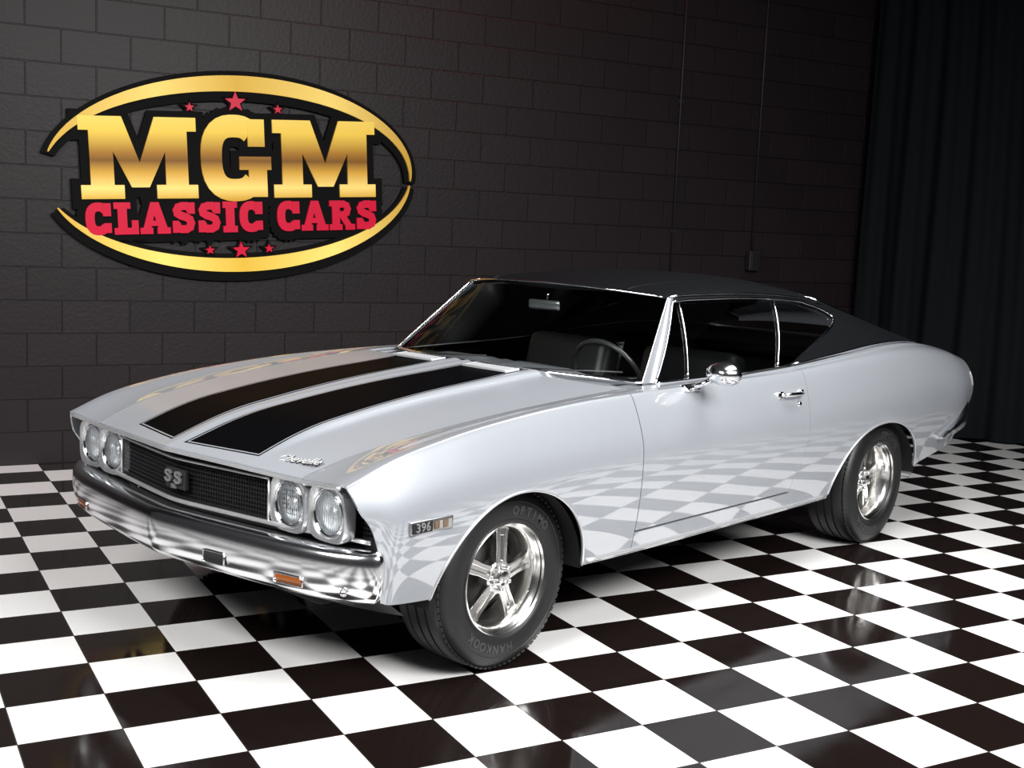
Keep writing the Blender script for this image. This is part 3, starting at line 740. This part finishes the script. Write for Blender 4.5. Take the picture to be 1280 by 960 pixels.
gold=ramp_mat('gold_face',[(0,(.62,.35,.03)),(.14,(.95,.71,.20)),(.32,(.64,.36,.045)),(.46,(.20,.085,.010)),(.56,(.38,.18,.017)),(.80,(.86,.60,.08)),(1,(.92,.69,.14))],-30*K,76*K)
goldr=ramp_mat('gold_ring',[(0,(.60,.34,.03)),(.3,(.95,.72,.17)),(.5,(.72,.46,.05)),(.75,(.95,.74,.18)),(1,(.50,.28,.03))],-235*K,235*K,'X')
redm=mat('sign_red',(.58,.006,.038),.35,0,0,(.58,.006,.038),.10,spec=.2)  # slight glow added to the red faces, not a lamp
blk=mat('sign_black',(.0010,.0010,.0010),.6,spec=.1)
def S2(px,py): return ((px-290)*K,(222-py)*K)
def glyph(ch,px,py,h,w,m,name,dout=5,zb=.012,zf=.035,bold=0.):
    gw,polys=GL[ch]; sx=w/gw
    for nm,mm,d,z0,z1 in ((name,m,bold*K,zb,zf),('letter_outline',blk,dout*K,0,zb+.008)):
        bm=bmesh.new()
        for j,p in enumerate(polys):
            dy=-2 if nm=='letter_outline' else 0
            q=[((px+x*sx-290)*K,(222-py+y*h+dy)*K) for x,y in p]; q=expand(q,d); prism_bm(bm,q,z0,z1+j*.00015)
        o=from_bm(nm,bm,mm,None,False); o.parent=sign
glyph('M',106,250,100,133,gold,'gold_letter',10); glyph('G',243,252,105,86,gold,'gold_letter',10); glyph('M',332,250,100,133,gold,'gold_letter',10)
word='CLASSIC CARS'; tot=sum(GL[c][0] if c!=' ' else .32 for c in word)+.11*11; k=356/tot; x=109
for ch in word:
    if ch==' ': x+=.32*k+.11*k; continue
    w=GL[ch][0]*k; glyph(ch,x,293,38,w,redm,'red_letter',9,bold=.7); x+=w+.11*k
def star(px,py,r):
    for nm,mm,rr,z0,z1 in (('star',redm,r,.010,.035),('star_outline',blk,r+6,0,.02)):
        bm=bmesh.new(); c=S2(px,py); pts=[(c[0]+(rr if i%2==0 else rr*.42)*K*math.sin(math.pi*i/5),c[1]+(rr if i%2==0 else rr*.42)*K*math.cos(math.pi*i/5)) for i in range(10)]
        prism_bm(bm,pts,z0,z1); o=from_bm(nm,bm,mm,None,False); o.parent=sign
for p in ((233,137,6),(288,129,13),(340,137,6),(250,316,6),(288,317,11),(323,316,6)): star(*p)
def swoosh(a0,a1,th):
    for nm,mm,ad,z0,z1 in (('gold_swoosh',goldr,0,.012,.035),('swoosh_outline',blk,9,0,.020)):
        bm=bmesh.new(); n=90; P=[]
        for k in range(n+1):
            t=k/n; a=math.radians(a0+(a1-a0)*t)
            w=(th*math.sin(math.pi*t)**.8+1)+ad; rx,ry=224,115
            P.append((((rx+w*.75)*math.cos(a),(ry+w)*math.sin(a)),((rx-w*.75)*math.cos(a),(ry-w)*math.sin(a))))
        for k in range(n):
            q=[P[k][0],P[k+1][0],P[k+1][1],P[k][1]]; q=[(x*K,(y+(1 if ad==0 else -2))*K) for x,y in q]
            prism_bm(bm,q if a1>a0 else q[::-1],z0,z1)
        bmesh.ops.recalc_face_normals(bm,faces=bm.faces[:])
        o=from_bm(nm,bm,mm,None,False); o.parent=sign
swoosh(166,-4,9); swoosh(200,353,8)

# ------------------------------------------------------------------ light
def area(name,loc,tgt,sx,sy,W,col=(1,1,1),spread=170):
    l=bpy.data.lights.new(name,'AREA'); l.shape='RECTANGLE'; l.size=sx; l.size_y=sy; l.energy=W; l.color=col; l.spread=math.radians(spread)
    o=bpy.data.objects.new(name,l); C.objects.link(o); o.location=loc; o.rotation_euler=(Vector(tgt)-Vector(loc)).to_track_quat('-Z','Y').to_euler()
area('side_softbox',(.2,5.4,4.0),(-1.4,1.2,.2),3.8,1.6,240,(1,.995,.985),100)
area('overhead_softbox',(-2.0,2.0,4.4),(-1.9,1.5,0),3.4,1.6,95,(1,.995,.985),120)
area('front_softbox',(4.4,.9,3.6),(1.2,.2,.2),2.4,1.2,130,(1,.99,.975),105)
area('added_wall_wash',(1.4,-1.3,4.3),(.9,-3.3,.4),2.6,.5,26,(1,.95,.96),90)  # fill light added to lift the lower left of the wall
area('added_red_tint',(-2.8,-2.0,4.5),(-3.0,-3.4,3.4),3.0,.3,26.0,(1,.08,.13),150)  # red light added only to tint the upper wall
w=bpy.data.worlds.new('world'); bpy.context.scene.world=w; w.use_nodes=True; w.node_tree.nodes['Background'].inputs[0].default_value=(.9,.92,1,1); w.node_tree.nodes['Background'].inputs[1].default_value=.03

# ------------------------------------------------------------------ camera
q=[3.1507,3.7189,1.5987,3.8798,-.1301,.0439,1.5227]
yaw,pit,rol=q[3:6]
f=Vector((math.cos(yaw)*math.cos(pit),math.sin(yaw)*math.cos(pit),math.sin(pit))); r=Vector((math.sin(yaw),-math.cos(yaw),0)); u=r.cross(f)
r2=r*math.cos(rol)+u*math.sin(rol); u2=-r*math.sin(rol)+u*math.cos(rol)
cd=bpy.data.cameras.new('camera'); cd.sensor_width=36; cd.lens=q[6]*1000/1280*36
co=bpy.data.objects.new('camera',cd); C.objects.link(co)
co.matrix_world=Matrix(((r2.x,u2.x,-f.x,q[0]),(r2.y,u2.y,-f.y,q[1]),(r2.z,u2.z,-f.z,q[2]),(0,0,0,1)))
bpy.context.scene.camera=co
bpy.context.scene.view_settings.view_transform='Standard'
